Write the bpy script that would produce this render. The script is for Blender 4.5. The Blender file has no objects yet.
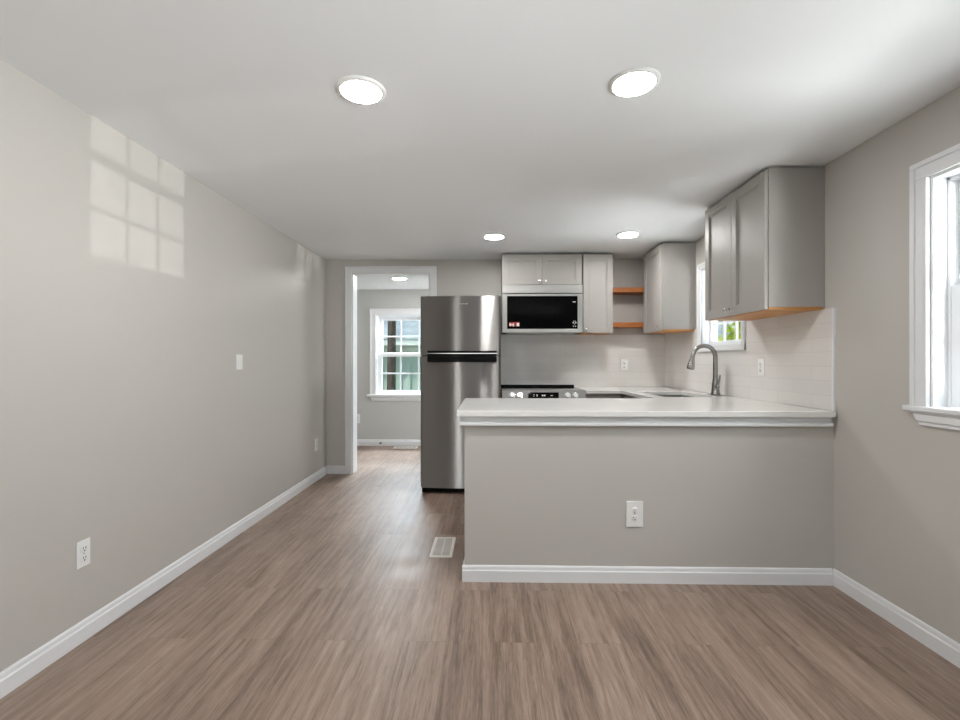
import bpy, bmesh, math, random
from mathutils import Vector, Matrix
random.seed(7)
S = bpy.context.scene
COL = S.collection
R = math.radians
PI = math.pi

# ------------------------------------------------------------------ camera
YAW = math.atan(10 / 465)
cd = bpy.data.cameras.new('camera')
cam = bpy.data.objects.new('camera', cd)
COL.objects.link(cam)
cd.sensor_width = 36
cd.lens = 465 / 960 * 36
cd.shift_y = 1.5 / 960
cd.clip_start = 0.02
cam.location = (0, 0, 1.2)
cam.rotation_euler = (PI / 2, 0, YAW)
S.camera = cam

# ------------------------------------------------------------------ world, sun, exposure
S.view_settings.view_transform = 'Standard'
S.view_settings.look = 'None'
S.view_settings.gamma = 1
S.view_settings.use_curve_mapping = False
S.view_settings.exposure = 1.0
SKY, SUN, GLINT, LED, DAY, SIDEDAY, FARDAY, FARWIN = 0.12, 2.3, 0.38, 82.0, 7.0, 26.0, 48.0, 140.0
w = bpy.data.worlds.new('World')
S.world = w
w.use_nodes = True
nt = w.node_tree
sky = nt.nodes.new('ShaderNodeTexSky')
sky.sky_type = 'NISHITA'
sky.sun_disc = False
sky.sun_elevation = R(48)
sky.sun_rotation = R(250)
sky.dust_density = 2.5
nt.links.new(sky.outputs[0], nt.nodes['Background'].inputs[0])
nt.nodes['Background'].inputs[1].default_value = SKY


def sun(name, direction, energy, angle, color):
    d = bpy.data.lights.new(name, 'SUN')
    d.energy = energy
    d.angle = R(angle)
    d.color = color
    o = bpy.data.objects.new(name, d)
    COL.objects.link(o)
    o.rotation_euler = Vector(direction).to_track_quat('-Z', 'Y').to_euler()
    return o


def area(name, loc, direction, sx, sy, energy, color):
    d = bpy.data.lights.new(name, 'AREA')
    d.shape = 'RECTANGLE'
    d.size = sx
    d.size_y = sy
    d.energy = energy
    d.color = color
    o = bpy.data.objects.new(name, d)
    COL.objects.link(o)
    o.location = loc
    o.rotation_euler = Vector(direction).to_track_quat('-Z', 'Z').to_euler()
    return o


sun('sunlight', (0.62, 0.42, -0.8), SUN, 0.6, (1, 0.95, 0.86))
# low sunlight thrown back up by something shiny in the yard, through the two right-hand windows
sun('sunlight_off_yard', (-3.7, 0.705, 0.62), GLINT, 0.25, (1, 0.98, 0.95))
# daylight at the right window; the lamps behind the camera are added fill
area('added_front_fill', (-0.1, -3.16, 1.30), (0, 1, 0.30), 2.3, 1.6, DAY, (0.975, 0.985, 1.0))  # added fill lamp at the made-up front window
area('side_window_daylight', (2.30, 1.6, 1.9), (-1, 0, -0.35), 0.9, 1.0, SIDEDAY, (0.96, 0.98, 1.0))
area('added_rear_side_fill', (3.7, -2.7, 0.30), (-1, 0.85, 0.45), 2.4, 1.4, SIDEDAY * 15, (0.96, 0.98, 1.0))  # added lamp to brighten ceiling and left wall through the made-up window
# added unseen lamps, standing in for daylight off the yard to lift the ceiling
area('added_yard_fill', (3.1, 1.6, 0.45), (-1, 0, 0.70), 1.6, 0.9, SIDEDAY * 1.5, (0.96, 0.98, 1.0))
area('added_kitchen_yard_fill', (3.2, 3.9, 0.85), (-1, 0, 0.62), 1.2, 0.6, SIDEDAY * 1.5, (0.96, 0.98, 1.0))
area('added_far_side_fill', (2.05, 5.85, 1.1), (-1, 0, -0.1), 0.95, 1.9, FARDAY, (0.90, 0.96, 1.0))  # added lamp outside a made-up opening of the far room

area('far_window_daylight', (-1.15, 7.25, 2.17), (0, -1, -0.45), 1.6, 0.45, FARWIN, (0.82, 0.92, 1.0))

# ------------------------------------------------------------------ dimensions
WL, WR, WB, HW, CE = -1.752, 1.850, 4.942, 2.542, 2.285
WBB, FAR, CEF = 5.085, 6.6, 2.225
WRO = WR + 0.13

# ------------------------------------------------------------------ materials


def srgb(r, g, b):
    f = lambda c: c / 12.92 if c <= 0.04045 else ((c + 0.055) / 1.055) ** 2.4
    return (f(r / 255), f(g / 255), f(b / 255), 1)


def mat(name, col, rough=0.5, metal=0.0, noise=0.0, nscale=8.0, bump=0.0, bscale=60.0, spec=0.5, coat=0.0):
    m = bpy.data.materials.new(name)
    m.use_nodes = True
    n, l = m.node_tree.nodes, m.node_tree.links
    p = n['Principled BSDF']
    p.inputs['Base Color'].default_value = col
    p.inputs['Roughness'].default_value = rough
    p.inputs['Metallic'].default_value = metal
    p.inputs['Specular IOR Level'].default_value = spec
    p.inputs['Coat Weight'].default_value = coat
    g = n.new('ShaderNodeNewGeometry')
    if noise:
        t = n.new('ShaderNodeTexNoise')
        t.inputs['Scale'].default_value = nscale
        t.inputs['Detail'].default_value = 4
        l.new(g.outputs['Position'], t.inputs['Vector'])
        mx = n.new('ShaderNodeMix')
        mx.data_type = 'RGBA'
        mx.inputs['A'].default_value = tuple(c * (1 - noise) for c in col[:3]) + (1,)
        mx.inputs['B'].default_value = tuple(min(1, c * (1 + noise)) for c in col[:3]) + (1,)
        l.new(t.outputs['Fac'], mx.inputs['Factor'])
        l.new(mx.outputs['Result'], p.inputs['Base Color'])
    if bump:
        t2 = n.new('ShaderNodeTexNoise')
        t2.inputs['Scale'].default_value = bscale
        t2.inputs['Detail'].default_value = 3
        l.new(g.outputs['Position'], t2.inputs['Vector'])
        b = n.new('ShaderNodeBump')
        b.inputs['Strength'].default_value = bump
        b.inputs['Distance'].default_value = 0.004
        l.new(t2.outputs['Fac'], b.inputs['Height'])
        l.new(b.outputs['Normal'], p.inputs['Normal'])
    return m


def floor_mat():
    m = bpy.data.materials.new('vinyl_plank')
    m.use_nodes = True
    n, l = m.node_tree.nodes, m.node_tree.links
    p = n['Principled BSDF']
    g = n.new('ShaderNodeNewGeometry')
    sep = n.new('ShaderNodeSeparateXYZ')
    l.new(g.outputs['Position'], sep.inputs[0])
    cmb = n.new('ShaderNodeCombineXYZ')
    l.new(sep.outputs['Y'], cmb.inputs['X'])
    l.new(sep.outputs['X'], cmb.inputs['Y'])
    br = n.new('ShaderNodeTexBrick')
    br.offset = 0.37
    br.offset_frequency = 2
    br.inputs['Scale'].default_value = 1
    br.inputs['Brick Width'].default_value = 1.22
    br.inputs['Row Height'].default_value = 0.187
    br.inputs['Mortar Size'].default_value = 0.0009
    br.inputs['Mortar Smooth'].default_value = 0.6
    br.inputs['Color1'].default_value = (0, 0, 0, 1)
    br.inputs['Color2'].default_value = (1, 1, 1, 1)
    br.inputs['Mortar'].default_value = (0.5, 0.5, 0.5, 1)
    l.new(cmb.outputs[0], br.inputs['Vector'])
    # per-plank offset so the grain breaks at the joints
    off = n.new('ShaderNodeVectorMath')
    off.operation = 'MULTIPLY_ADD'
    off.inputs[1].default_value = (3.7, 11.3, 5.1)
    l.new(br.outputs['Color'], off.inputs[0])
    l.new(cmb.outputs[0], off.inputs[2])

    def noise(scale_vec, scale, detail, rough=0.6, dist=0.0):
        mp = n.new('ShaderNodeMapping')
        mp.inputs['Scale'].default_value = scale_vec
        l.new(off.outputs[0], mp.inputs['Vector'])
        t = n.new('ShaderNodeTexNoise')
        t.inputs['Scale'].default_value = scale
        t.inputs['Detail'].default_value = detail
        t.inputs['Roughness'].default_value = rough
        t.inputs['Distortion'].default_value = dist
        l.new(mp.outputs[0], t.inputs['Vector'])
        return t
    fine = noise((8, 150, 1), 1.0, 6, 0.75, 0.4)
    mid = noise((1.6, 13, 1), 1.0, 4, 0.6, 0.8)
    big = noise((0.5, 2.2, 1), 1.0, 2, 0.5)
    mp = n.new('ShaderNodeMapping')
    mp.inputs['Scale'].default_value = (0.40, 5.0, 1)
    l.new(off.outputs[0], mp.inputs['Vector'])
    wv = n.new('ShaderNodeTexWave')
    wv.wave_type = 'BANDS'
    wv.bands_direction = 'Y'
    wv.inputs['Scale'].default_value = 1.3
    wv.inputs['Distortion'].default_value = 16
    wv.inputs['Detail'].default_value = 2.5
    wv.inputs['Detail Scale'].default_value = 0.9
    l.new(mp.outputs[0], wv.inputs['Vector'])

    def math_(op, a, b):
        t = n.new('ShaderNodeMath')
        t.operation = op
        for i, v in enumerate((a, b)):
            if isinstance(v, (int, float)):
                t.inputs[i].default_value = v
            else:
                l.new(v, t.inputs[i])
        return t.outputs[0]
    v = math_('MULTIPLY', fine.outputs['Fac'], 0.78)
    v = math_('ADD', v, math_('MULTIPLY', mid.outputs['Fac'], 0.55))
    v = math_('ADD', v, math_('MULTIPLY', wv.outputs['Fac'], 0.09))
    v = math_('ADD', v, math_('MULTIPLY', br.outputs['Color'], 0.15))
    v = math_('ADD', v, math_('MULTIPLY', big.outputs['Fac'], 0.2))
    rp = n.new('ShaderNodeValToRGB')
    l.new(math_('SUBTRACT', v, 0.385), rp.inputs['Fac'])
    e = rp.color_ramp.elements
    e[0].position = 0.27
    e[0].color = srgb(96, 78, 66)
    e[1].position = 0.73
    e[1].color = srgb(172, 150, 135)
    k = e.new(0.48)
    k.color = srgb(141, 119, 105)
    mx = n.new('ShaderNodeMix')
    mx.data_type = 'RGBA'
    mx.inputs['B'].default_value = srgb(66, 54, 46)
    l.new(math_('MULTIPLY', br.outputs['Fac'], 0.55), mx.inputs['Factor'])
    l.new(rp.outputs['Color'], mx.inputs['A'])
    l.new(mx.outputs['Result'], p.inputs['Base Color'])
    # dull smears left by cleaning
    sm = n.new('ShaderNodeTexNoise')
    sm.inputs['Scale'].default_value = 5
    sm.inputs['Detail'].default_value = 4
    sm.inputs['Distortion'].default_value = 1.8
    l.new(g.outputs['Position'], sm.inputs['Vector'])
    rr = math_('ADD', math_('MULTIPLY', sm.outputs['Fac'], 0.26), 0.25)
    rr = math_('ADD', rr, math_('MULTIPLY', fine.outputs['Fac'], 0.10))
    l.new(rr, p.inputs['Roughness'])
    p.inputs['Specular IOR Level'].default_value = 0.75
    b = n.new('ShaderNodeBump')
    b.inputs['Strength'].default_value = 0.25
    b.inputs['Distance'].default_value = 0.0012
    l.new(v, b.inputs['Height'])
    l.new(b.outputs['Normal'], p.inputs['Normal'])
    return m


def tile_mat(name, axis):
    m = bpy.data.materials.new(name)
    m.use_nodes = True
    n, l = m.node_tree.nodes, m.node_tree.links
    p = n['Principled BSDF']
    g = n.new('ShaderNodeNewGeometry')
    sep = n.new('ShaderNodeSeparateXYZ')
    l.new(g.outputs['Position'], sep.inputs[0])
    cmb = n.new('ShaderNodeCombineXYZ')
    l.new(sep.outputs[axis], cmb.inputs['X'])
    sub = n.new('ShaderNodeMath')
    sub.operation = 'SUBTRACT'
    sub.inputs[1].default_value = 0.935
    l.new(sep.outputs['Z'], sub.inputs[0])
    l.new(sub.outputs[0], cmb.inputs['Y'])
    br = n.new('ShaderNodeTexBrick')
    br.inputs['Scale'].default_value = 1
    br.inputs['Brick Width'].default_value = 0.318
    br.inputs['Row Height'].default_value = 0.0795
    br.inputs['Mortar Size'].default_value = 0.0014
    br.inputs['Mortar Smooth'].default_value = 0.3
    br.inputs['Color1'].default_value = srgb(228, 225, 221)
    br.inputs['Color2'].default_value = srgb(224, 221, 217)
    br.inputs['Mortar'].default_value = srgb(211, 208, 204)
    l.new(cmb.outputs[0], br.inputs['Vector'])
    l.new(br.outputs['Color'], p.inputs['Base Color'])
    p.inputs['Roughness'].default_value = 0.12
    t = n.new('ShaderNodeTexNoise')
    t.inputs['Scale'].default_value = 7
    l.new(g.outputs['Position'], t.inputs['Vector'])
    ad = n.new('ShaderNodeMath')
    ad.operation = 'SUBTRACT'
    l.new(t.outputs['Fac'], ad.inputs[0])
    l.new(br.outputs['Fac'], ad.inputs[1])
    b = n.new('ShaderNodeBump')
    b.inputs['Strength'].default_value = 0.22
    b.inputs['Distance'].default_value = 0.002
    l.new(ad.outputs[0], b.inputs['Height'])
    l.new(b.outputs['Normal'], p.inputs['Normal'])
    return m


def steel_mat(name, col, rough, aniso, rot, grain=(900, 900, 6)):
    """horizontally brushed steel: highlights drawn out vertically"""
    m = bpy.data.materials.new(name)
    m.use_nodes = True
    n, l = m.node_tree.nodes, m.node_tree.links
    n.remove(n['Principled BSDF'])
    p = n.new('ShaderNodeBsdfAnisotropic')
    p.distribution = 'GGX'
    p.inputs['Color'].default_value = col
    p.inputs['Anisotropy'].default_value = aniso
    p.inputs['Rotation'].default_value = rot
    tg = n.new('ShaderNodeTangent')
    tg.direction_type = 'RADIAL'
    tg.axis = 'Z'
    l.new(tg.outputs[0], p.inputs['Tangent'])
    g = n.new('ShaderNodeNewGeometry')
    mp = n.new('ShaderNodeMapping')
    mp.inputs['Scale'].default_value = grain
    l.new(g.outputs['Position'], mp.inputs['Vector'])
    t = n.new('ShaderNodeTexNoise')
    t.inputs['Scale'].default_value = 1
    t.inputs['Detail'].default_value = 2
    l.new(mp.outputs[0], t.inputs['Vector'])
    mr = n.new('ShaderNodeMapRange')
    mr.inputs['To Min'].default_value = rough * 0.9
    mr.inputs['To Max'].default_value = rough * 1.1
    l.new(t.outputs['Fac'], mr.inputs['Value'])
    l.new(mr.outputs[0], p.inputs['Roughness'])
    l.new(p.outputs[0], n['Material Output'].inputs['Surface'])
    return m


def wood_mat(name, c1, c2, axis_scale):
    m = mat(name, c1, 0.45)
    n, l = m.node_tree.nodes, m.node_tree.links
    p = n['Principled BSDF']
    g = n.new('ShaderNodeNewGeometry')
    mp = n.new('ShaderNodeMapping')
    mp.inputs['Scale'].default_value = axis_scale
    l.new(g.outputs['Position'], mp.inputs['Vector'])
    t = n.new('ShaderNodeTexNoise')
    t.inputs['Scale'].default_value = 1
    t.inputs['Detail'].default_value = 5
    l.new(mp.outputs[0], t.inputs['Vector'])
    rp = n.new('ShaderNodeValToRGB')
    rp.color_ramp.elements[0].position = 0.3
    rp.color_ramp.elements[1].position = 0.7
    rp.color_ramp.elements[0].color = c1
    rp.color_ramp.elements[1].color = c2
    l.new(t.outputs['Fac'], rp.inputs['Fac'])
    l.new(rp.outputs['Color'], p.inputs['Base Color'])
    return m


def glass_mat(name):
    m = bpy.data.materials.new(name)
    m.use_nodes = True
    n, l = m.node_tree.nodes, m.node_tree.links
    n.remove(n['Principled BSDF'])
    lw = n.new('ShaderNodeLayerWeight')
    lw.inputs['Blend'].default_value = 0.5
    pw = n.new('ShaderNodeMath')
    pw.operation = 'POWER'
    pw.inputs[1].default_value = 5
    l.new(lw.outputs['Facing'], pw.inputs[0])
    fr = n.new('ShaderNodeMath')
    fr.operation = 'MULTIPLY_ADD'
    fr.inputs[1].default_value = 0.6
    fr.inputs[2].default_value = 0.03
    l.new(pw.outputs[0], fr.inputs[0])
    tr = n.new('ShaderNodeBsdfTransparent')
    tr.inputs['Color'].default_value = (0.975, 0.988, 0.983, 1)
    gl = n.new('ShaderNodeBsdfGlossy')
    gl.inputs['Roughness'].default_value = 0.02
    mx = n.new('ShaderNodeMixShader')
    l.new(fr.outputs[0], mx.inputs[0])
    l.new(tr.outputs[0], mx.inputs[1])
    l.new(gl.outputs[0], mx.inputs[2])
    l.new(mx.outputs[0], n['Material Output'].inputs['Surface'])
    return m


def emit_mat(name, col, strength):
    m = mat(name, (0.8, 0.8, 0.8, 1), 0.4)
    p = m.node_tree.nodes['Principled BSDF']
    p.inputs['Emission Color'].default_value = col
    p.inputs['Emission Strength'].default_value = strength
    return m


M = {
    'floor': floor_mat(),
    'wall': mat('greige_paint', srgb(195, 191, 185), 0.40, noise=0.012, nscale=2.5, bump=0.05, bscale=240),
    'far_wall': mat('grey_paint', srgb(196, 196, 193), 0.5, noise=0.012, nscale=2.5, bump=0.05, bscale=240),
    'ceiling': mat('ceiling_paint', srgb(240, 241, 242), 0.6, noise=0.01, nscale=2, bump=0.04, bscale=200),
    'trim': mat('white_trim_paint', srgb(232, 233, 234), 0.32, noise=0.008, nscale=20),
    'vinyl': mat('white_window_vinyl', srgb(236, 238, 240), 0.35, noise=0.006, nscale=20),
    'tile_y': tile_mat('white_tile_side', 'Y'),
    'tile_x': tile_mat('white_tile_back', 'X'),
    'quartz': mat('white_quartz', srgb(232, 231, 228), 0.16, noise=0.03, nscale=3.5),
    'cab': mat('grey_cabinet_paint', srgb(164, 160, 155), 0.44, noise=0.02, nscale=30),
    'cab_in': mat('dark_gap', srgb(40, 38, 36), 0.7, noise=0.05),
    'ply': wood_mat('orange_plywood', srgb(178, 116, 54), srgb(206, 148, 82), (6, 50, 50)),
    'shelf': wood_mat('stained_shelf_wood', srgb(138, 76, 28), srgb(182, 112, 52), (7, 60, 60)),
    'steel': steel_mat('brushed_steel', (0.50, 0.49, 0.475, 1), 0.38, 0.88, 0.0),
    'steel_plain': mat('satin_steel', (0.45, 0.445, 0.43, 1), 0.32, 1.0, noise=0.03, nscale=60),
    'panel_steel': mat('panel_steel', (0.30, 0.295, 0.29, 1), 0.55, 1.0, noise=0.03, nscale=60),
    'nickel': mat('brushed_nickel', (0.34, 0.33, 0.32, 1), 0.22, 1.0, noise=0.04, nscale=40),
    'chrome': mat('chrome', (0.8, 0.8, 0.8, 1), 0.12, 1.0, noise=0.01),
    'black_glass': mat('black_glass', (0.002, 0.002, 0.0022, 1), 0.05, noise=0.05, spec=0.05),
    'black': mat('black_plastic', (0.006, 0.006, 0.006, 1), 0.42, noise=0.1, nscale=30, spec=0.08),
    'side': mat('grey_enamel', srgb(92, 90, 88), 0.45, noise=0.03),
    'white': mat('white_plastic', srgb(238, 238, 236), 0.3, noise=0.006),
    'slot': mat('dark_slot', (0.02, 0.02, 0.02, 1), 0.6, noise=0.05),
    'register': mat('ivory_enamel', srgb(238, 232, 225), 0.35, noise=0.01),
    'red': mat('red_label', srgb(150, 30, 28), 0.5, noise=0.03),
    'print': mat('pale_print', srgb(226, 222, 220), 0.5, noise=0.01),
    'glass': glass_mat('window_glass'),
    'led': emit_mat('led_diffuser', (1, 0.99, 0.975, 1), LED),
    'siding': mat('pale_teal_siding', srgb(152, 174, 164), 0.6, noise=0.05, nscale=3),
    'eave': mat('weathered_white_board', srgb(196, 206, 204), 0.6, noise=0.06),
    'roofing': mat('blue_grey_shingle', srgb(134, 150, 156), 0.9, noise=0.55, nscale=3.2),
    'bark': mat('dark_bark', srgb(46, 40, 33), 0.9, noise=0.4, nscale=9, bump=0.6, bscale=14),
    'grass': mat('grass', srgb(96, 116, 62), 0.9, noise=0.3, nscale=3),
}


def leaf_mat():
    m = mat('yellow_green_leaves', srgb(150, 172, 62), 0.5, noise=0.35, nscale=1.7)
    p = m.node_tree.nodes['Principled BSDF']
    p.inputs['Subsurface Weight'].default_value = 0
    n, l = m.node_tree.nodes, m.node_tree.links
    tl = n.new('ShaderNodeBsdfTranslucent')
    tl.inputs['Color'].default_value = srgb(176, 196, 70)
    mx = n.new('ShaderNodeMixShader')
    mx.inputs[0].default_value = 0.4
    l.new(p.outputs[0], mx.inputs[1])
    l.new(tl.outputs[0], mx.inputs[2])
    l.new(mx.outputs[0], n['Material Output'].inputs['Surface'])
    return m


M['leaf'] = leaf_mat()

# ------------------------------------------------------------------ mesh helpers


class MB:
    def __init__(self):
        self.bm = bmesh.new()

    def _add(self, tmp, mi=0, smooth=False):
        for f in tmp.faces:
            f.material_index = mi
            f.smooth = smooth
        me = bpy.data.meshes.new('tmp')
        tmp.to_mesh(me)
        tmp.free()
        self.bm.from_mesh(me)
        bpy.data.meshes.remove(me)
        return self

    def box(self, x0, x1, y0, y1, z0, z1, bev=0.0, mi=0, seg=2):
        t = bmesh.new()
        bmesh.ops.create_cube(t, size=1)
        for v in t.verts:
            v.co = Vector((x0 + (v.co.x + .5) * (x1 - x0), y0 + (v.co.y + .5) * (y1 - y0), z0 + (v.co.z + .5) * (z1 - z0)))
        if bev:
            bmesh.ops.bevel(t, geom=t.edges[:], offset=bev, segments=seg, profile=0.5, affect='EDGES')
        return self._add(t, mi)

    def cyl(self, p0, p1, r0, r1=None, seg=20, mi=0, bev=0.0):
        r1 = r0 if r1 is None else r1
        p0, p1 = Vector(p0), Vector(p1)
        d = p1 - p0
        t = bmesh.new()
        bmesh.ops.create_cone(t, cap_ends=True, segments=seg, radius1=r0, radius2=r1, depth=d.length)
        if bev:
            ed = [e for e in t.edges if any(len(f.verts) > 4 for f in e.link_faces)]
            bmesh.ops.bevel(t, geom=ed, offset=bev, segments=2, profile=0.5, affect='EDGES')
        q = d.to_track_quat('Z', 'Y').to_matrix().to_4x4()
        bmesh.ops.transform(t, matrix=Matrix.Translation((p0 + p1) / 2) @ q, verts=t.verts[:])
        self._add(t, mi)
        return self

    def tube(self, pts, rad, seg=14, mi=0):
        pts = [Vector(p) for p in pts]
        rads = rad if isinstance(rad, (list, tuple)) else [rad] * len(pts)
        t = bmesh.new()
        rings = []
        up = None
        for i, p in enumerate(pts):
            a = pts[max(i - 1, 0)]
            b = pts[min(i + 1, len(pts) - 1)]
            d = (b - a).normalized()
            if up is None:
                up = Vector((0, 1, 0)) if abs(d.y) < 0.9 else Vector((1, 0, 0))
            s = d.cross(up).normalized()
            up = s.cross(d).normalized()
            rings.append([t.verts.new(p + rads[i] * (math.cos(2 * PI * k / seg) * s + math.sin(2 * PI * k / seg) * up)) for k in range(seg)])
        for a, b in zip(rings, rings[1:]):
            for k in range(seg):
                t.faces.new((a[k], a[(k + 1) % seg], b[(k + 1) % seg], b[k]))
        t.faces.new(rings[0][::-1])
        t.faces.new(rings[-1])
        bmesh.ops.recalc_face_normals(t, faces=t.faces[:])
        return self._add(t, mi, True)

    def lathe(self, c, prof, axis='Z', seg=28, mi=0, smooth=True):
        """prof: list of (radius, height) along +axis from c"""
        t = bmesh.new()
        rings = []
        for r, h in prof:
            rings.append([t.verts.new((max(r, 1e-5) * math.cos(2 * PI * k / seg), max(r, 1e-5) * math.sin(2 * PI * k / seg), h)) for k in range(seg)])
        for a, b in zip(rings, rings[1:]):
            for k in range(seg):
                t.faces.new((a[k], a[(k + 1) % seg], b[(k + 1) % seg], b[k]))
        t.faces.new(rings[0][::-1])
        t.faces.new(rings[-1])
        bmesh.ops.recalc_face_normals(t, faces=t.faces[:])
        ax = {'Z': (0, 0, 1), '-Z': (0, 0, -1), 'X': (1, 0, 0), '-X': (-1, 0, 0), 'Y': (0, 1, 0), '-Y': (0, -1, 0)}[axis]
        q = Vector(ax).to_track_quat('Z', 'Y').to_matrix().to_4x4()
        bmesh.ops.transform(t, matrix=Matrix.Translation(c) @ q, verts=t.verts[:])
        return self._add(t, mi, smooth)

    def prism(self, poly, p0, axis, length, flip=1, mi=0):
        """poly (a, z): extruded along axis ('X' or 'Y'); a runs along the other horizontal axis times flip"""
        t = bmesh.new()
        A, B = [], []
        for a, z in poly:
            if axis == 'X':
                A.append(t.verts.new((p0[0], p0[1] + a * flip, p0[2] + z)))
                B.append(t.verts.new((p0[0] + length, p0[1] + a * flip, p0[2] + z)))
            else:
                A.append(t.verts.new((p0[0] + a * flip, p0[1], p0[2] + z)))
                B.append(t.verts.new((p0[0] + a * flip, p0[1] + length, p0[2] + z)))
        n = len(poly)
        for i in range(n):
            t.faces.new((A[i], A[(i + 1) % n], B[(i + 1) % n], B[i]))
        t.faces.new(A[::-1])
        t.faces.new(B)
        bmesh.ops.recalc_face_normals(t, faces=t.faces[:])
        return self._add(t, mi)

    def slab(self, xs, ys, inside, z0, z1, bev=0.0, mi=0):
        t = bmesh.new()
        V = {}

        def vv(i, j):
            if (i, j) not in V:
                V[i, j] = t.verts.new((xs[i], ys[j], z0))
            return V[i, j]
        for i in range(len(xs) - 1):
            for j in range(len(ys) - 1):
                if inside((xs[i] + xs[i + 1]) / 2, (ys[j] + ys[j + 1]) / 2):
                    t.faces.new((vv(i, j), vv(i + 1, j), vv(i + 1, j + 1), vv(i, j + 1)))
        r = bmesh.ops.extrude_face_region(t, geom=t.faces[:])
        for g in r['geom']:
            if isinstance(g, bmesh.types.BMVert):
                g.co.z = z1
        bmesh.ops.recalc_face_normals(t, faces=t.faces[:])
        bmesh.ops.dissolve_limit(t, angle_limit=0.01, verts=t.verts[:], edges=t.edges[:])
        if bev:
            ed = [e for e in t.edges if len(e.link_faces) == 2 and e.calc_face_angle(0) > 1.0]
            bmesh.ops.bevel(t, geom=ed, offset=bev, segments=2, profile=0.5, affect='EDGES')
        return self._add(t, mi)

    def obj(self, name, mats, parent=None, root=None):
        me = bpy.data.meshes.new(name)
        bm = self.bm
        if parent is not None:
            p = parent
            while p.parent is not None:
                p = p.parent
            base = Vector(p.location)
        else:
            xs = [v.co.x for v in bm.verts]
            ys = [v.co.y for v in bm.verts]
            zs = [v.co.z for v in bm.verts]
            base = Vector(((min(xs) + max(xs)) / 2, (min(ys) + max(ys)) / 2, min(zs)))
        bmesh.ops.translate(bm, vec=-base, verts=bm.verts[:])
        for e in bm.edges:
            if len(e.link_faces) == 2 and e.calc_face_angle(0) > 0.7:
                e.smooth = False
        bm.to_mesh(me)
        bm.free()
        for m in (mats if isinstance(mats, (list, tuple)) else [mats]):
            me.materials.append(M[m])
        o = bpy.data.objects.new(name, me)
        COL.objects.link(o)
        if parent is not None:
            o.parent = parent
        else:
            o.location = base
        return o


def tag(o, label, cat, group=None, kind=None):
    o['label'] = label
    o['category'] = cat
    if group:
        o['group'] = group
    if kind:
        o['kind'] = kind
    return o


def thing(name, loc, label, cat, group=None):
    o = bpy.data.objects.new(name, None)
    o.empty_display_size = 0.1
    COL.objects.link(o)
    o.location = loc
    return tag(o, label, cat, group)


def struct(name, mb, mats, label, cat, parent=None):
    o = mb.obj(name, mats, parent)
    if parent is None:
        tag(o, label, cat, None, 'structure')
    return o


def sroot(name, loc, label, cat):
    o = thing(name, loc, label, cat)
    o['kind'] = 'structure'
    return o


def wall_with_holes(fixed, t0, t1, a0, a1, z0, z1, holes):
    """boxes around rectangular holes. fixed 'X' (plane x const, runs along Y) or 'Y'"""
    mb = MB()
    us = sorted({a0, a1} | {h[0] for h in holes} | {h[1] for h in holes})
    for u0, u1 in zip(us, us[1:]):
        um = (u0 + u1) / 2
        hs = sorted([h for h in holes if h[0] < um < h[1]], key=lambda h: h[2])
        z = z0
        spans = []
        for h in hs:
            if h[2] > z:
                spans.append((z, h[2]))
            z = h[3]
        if z < z1:
            spans.append((z, z1))
        for s0, s1 in spans:
            if fixed == 'X':
                mb.box(t0, t1, u0, u1, s0, s1)
            else:
                mb.box(u0, u1, t0, t1, s0, s1)
    bmesh.ops.remove_doubles(mb.bm, verts=mb.bm.verts[:], dist=1e-5)
    return mb


# ------------------------------------------------------------------ room shell
W1 = (1.230, 1.993, 0.988, 1.976)      # right window opening  (y0,y1,z0,z1)
W2 = (3.438, 4.100, 1.334, 2.000)    # kitchen window opening
W3 = (-1.625, -0.690, 0.700, 1.865)  # far window opening    (x0,x1,z0,z1)
DO = (-1.475, -0.640, 0.0, 2.145)    # doorway opening
W5 = (-1.90, -0.50, 0.80, 1.976)     # added unseen right window behind the camera, made up to let light in
W4 = (-1.25, 1.05, 0.55, 2.10)       # added front window behind the camera, made up for fill
GD = (5.36, 6.32, 0.0, 2.05)         # made-up opening into far room for extra light, no door in it
YF = -3.0
struct('floor', MB().box(-3.35, WRO, YF - .13, FAR + .13, -0.12, 0), 'floor', 'grey-brown wood plank floor running from the room through the doorway', 'floor')
struct('wall_left', MB().box(WL - .12, WL, YF, WB, 0, 2.42), 'wall', 'long plain greige wall on the left side', 'wall')
struct('wall_right', wall_with_holes('X', WR, WRO, YF, FAR + .13, 0, 2.42, [W1, W2, W5, GD]), 'wall', 'greige wall on the right with the windows in it', 'wall')
struct('wall_back', wall_with_holes('Y', WB, WBB, -3.23, WR, 0, 2.42, [DO]), 'wall', 'greige wall at the back of the kitchen with the doorway', 'wall')
struct('wall_front', wall_with_holes('Y', YF - .13, YF, WL - .12, WR, 0, 2.42, [W4]), 'wall', 'greige wall behind the viewer with an added wide window', 'wall')
struct('wall_half', MB().box(-0.139, WR, HW, HW + .12, 0, 0.903), 'wall', 'greige half wall carrying the peninsula worktop', 'wall')
struct('ceiling', MB().box(WL, WR, YF, WB, CE, CE + .1), 'ceiling', 'flat white ceiling over the room and kitchen', 'ceiling')
struct('wall_far', wall_with_holes('Y', FAR, FAR + .13, -3.23, WR, 0, 2.42, [W3]), 'far_wall', 'pale grey wall seen through the doorway', 'wall')
struct('wall_far_left', MB().box(-3.35, -3.23, WBB, FAR, 0, 2.42), 'far_wall', 'grey side wall of the room beyond the doorway', 'wall')
struct('ceiling_far', MB().box(-3.23, WR, WBB, FAR, CEF, CEF + .12), 'ceiling', 'white ceiling of the room beyond the doorway', 'ceiling')

BB = [(0, 0), (.013, 0), (.013, .060), (.009, .066), (.0075, .080), (.004, .087), (0, .088)]


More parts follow.
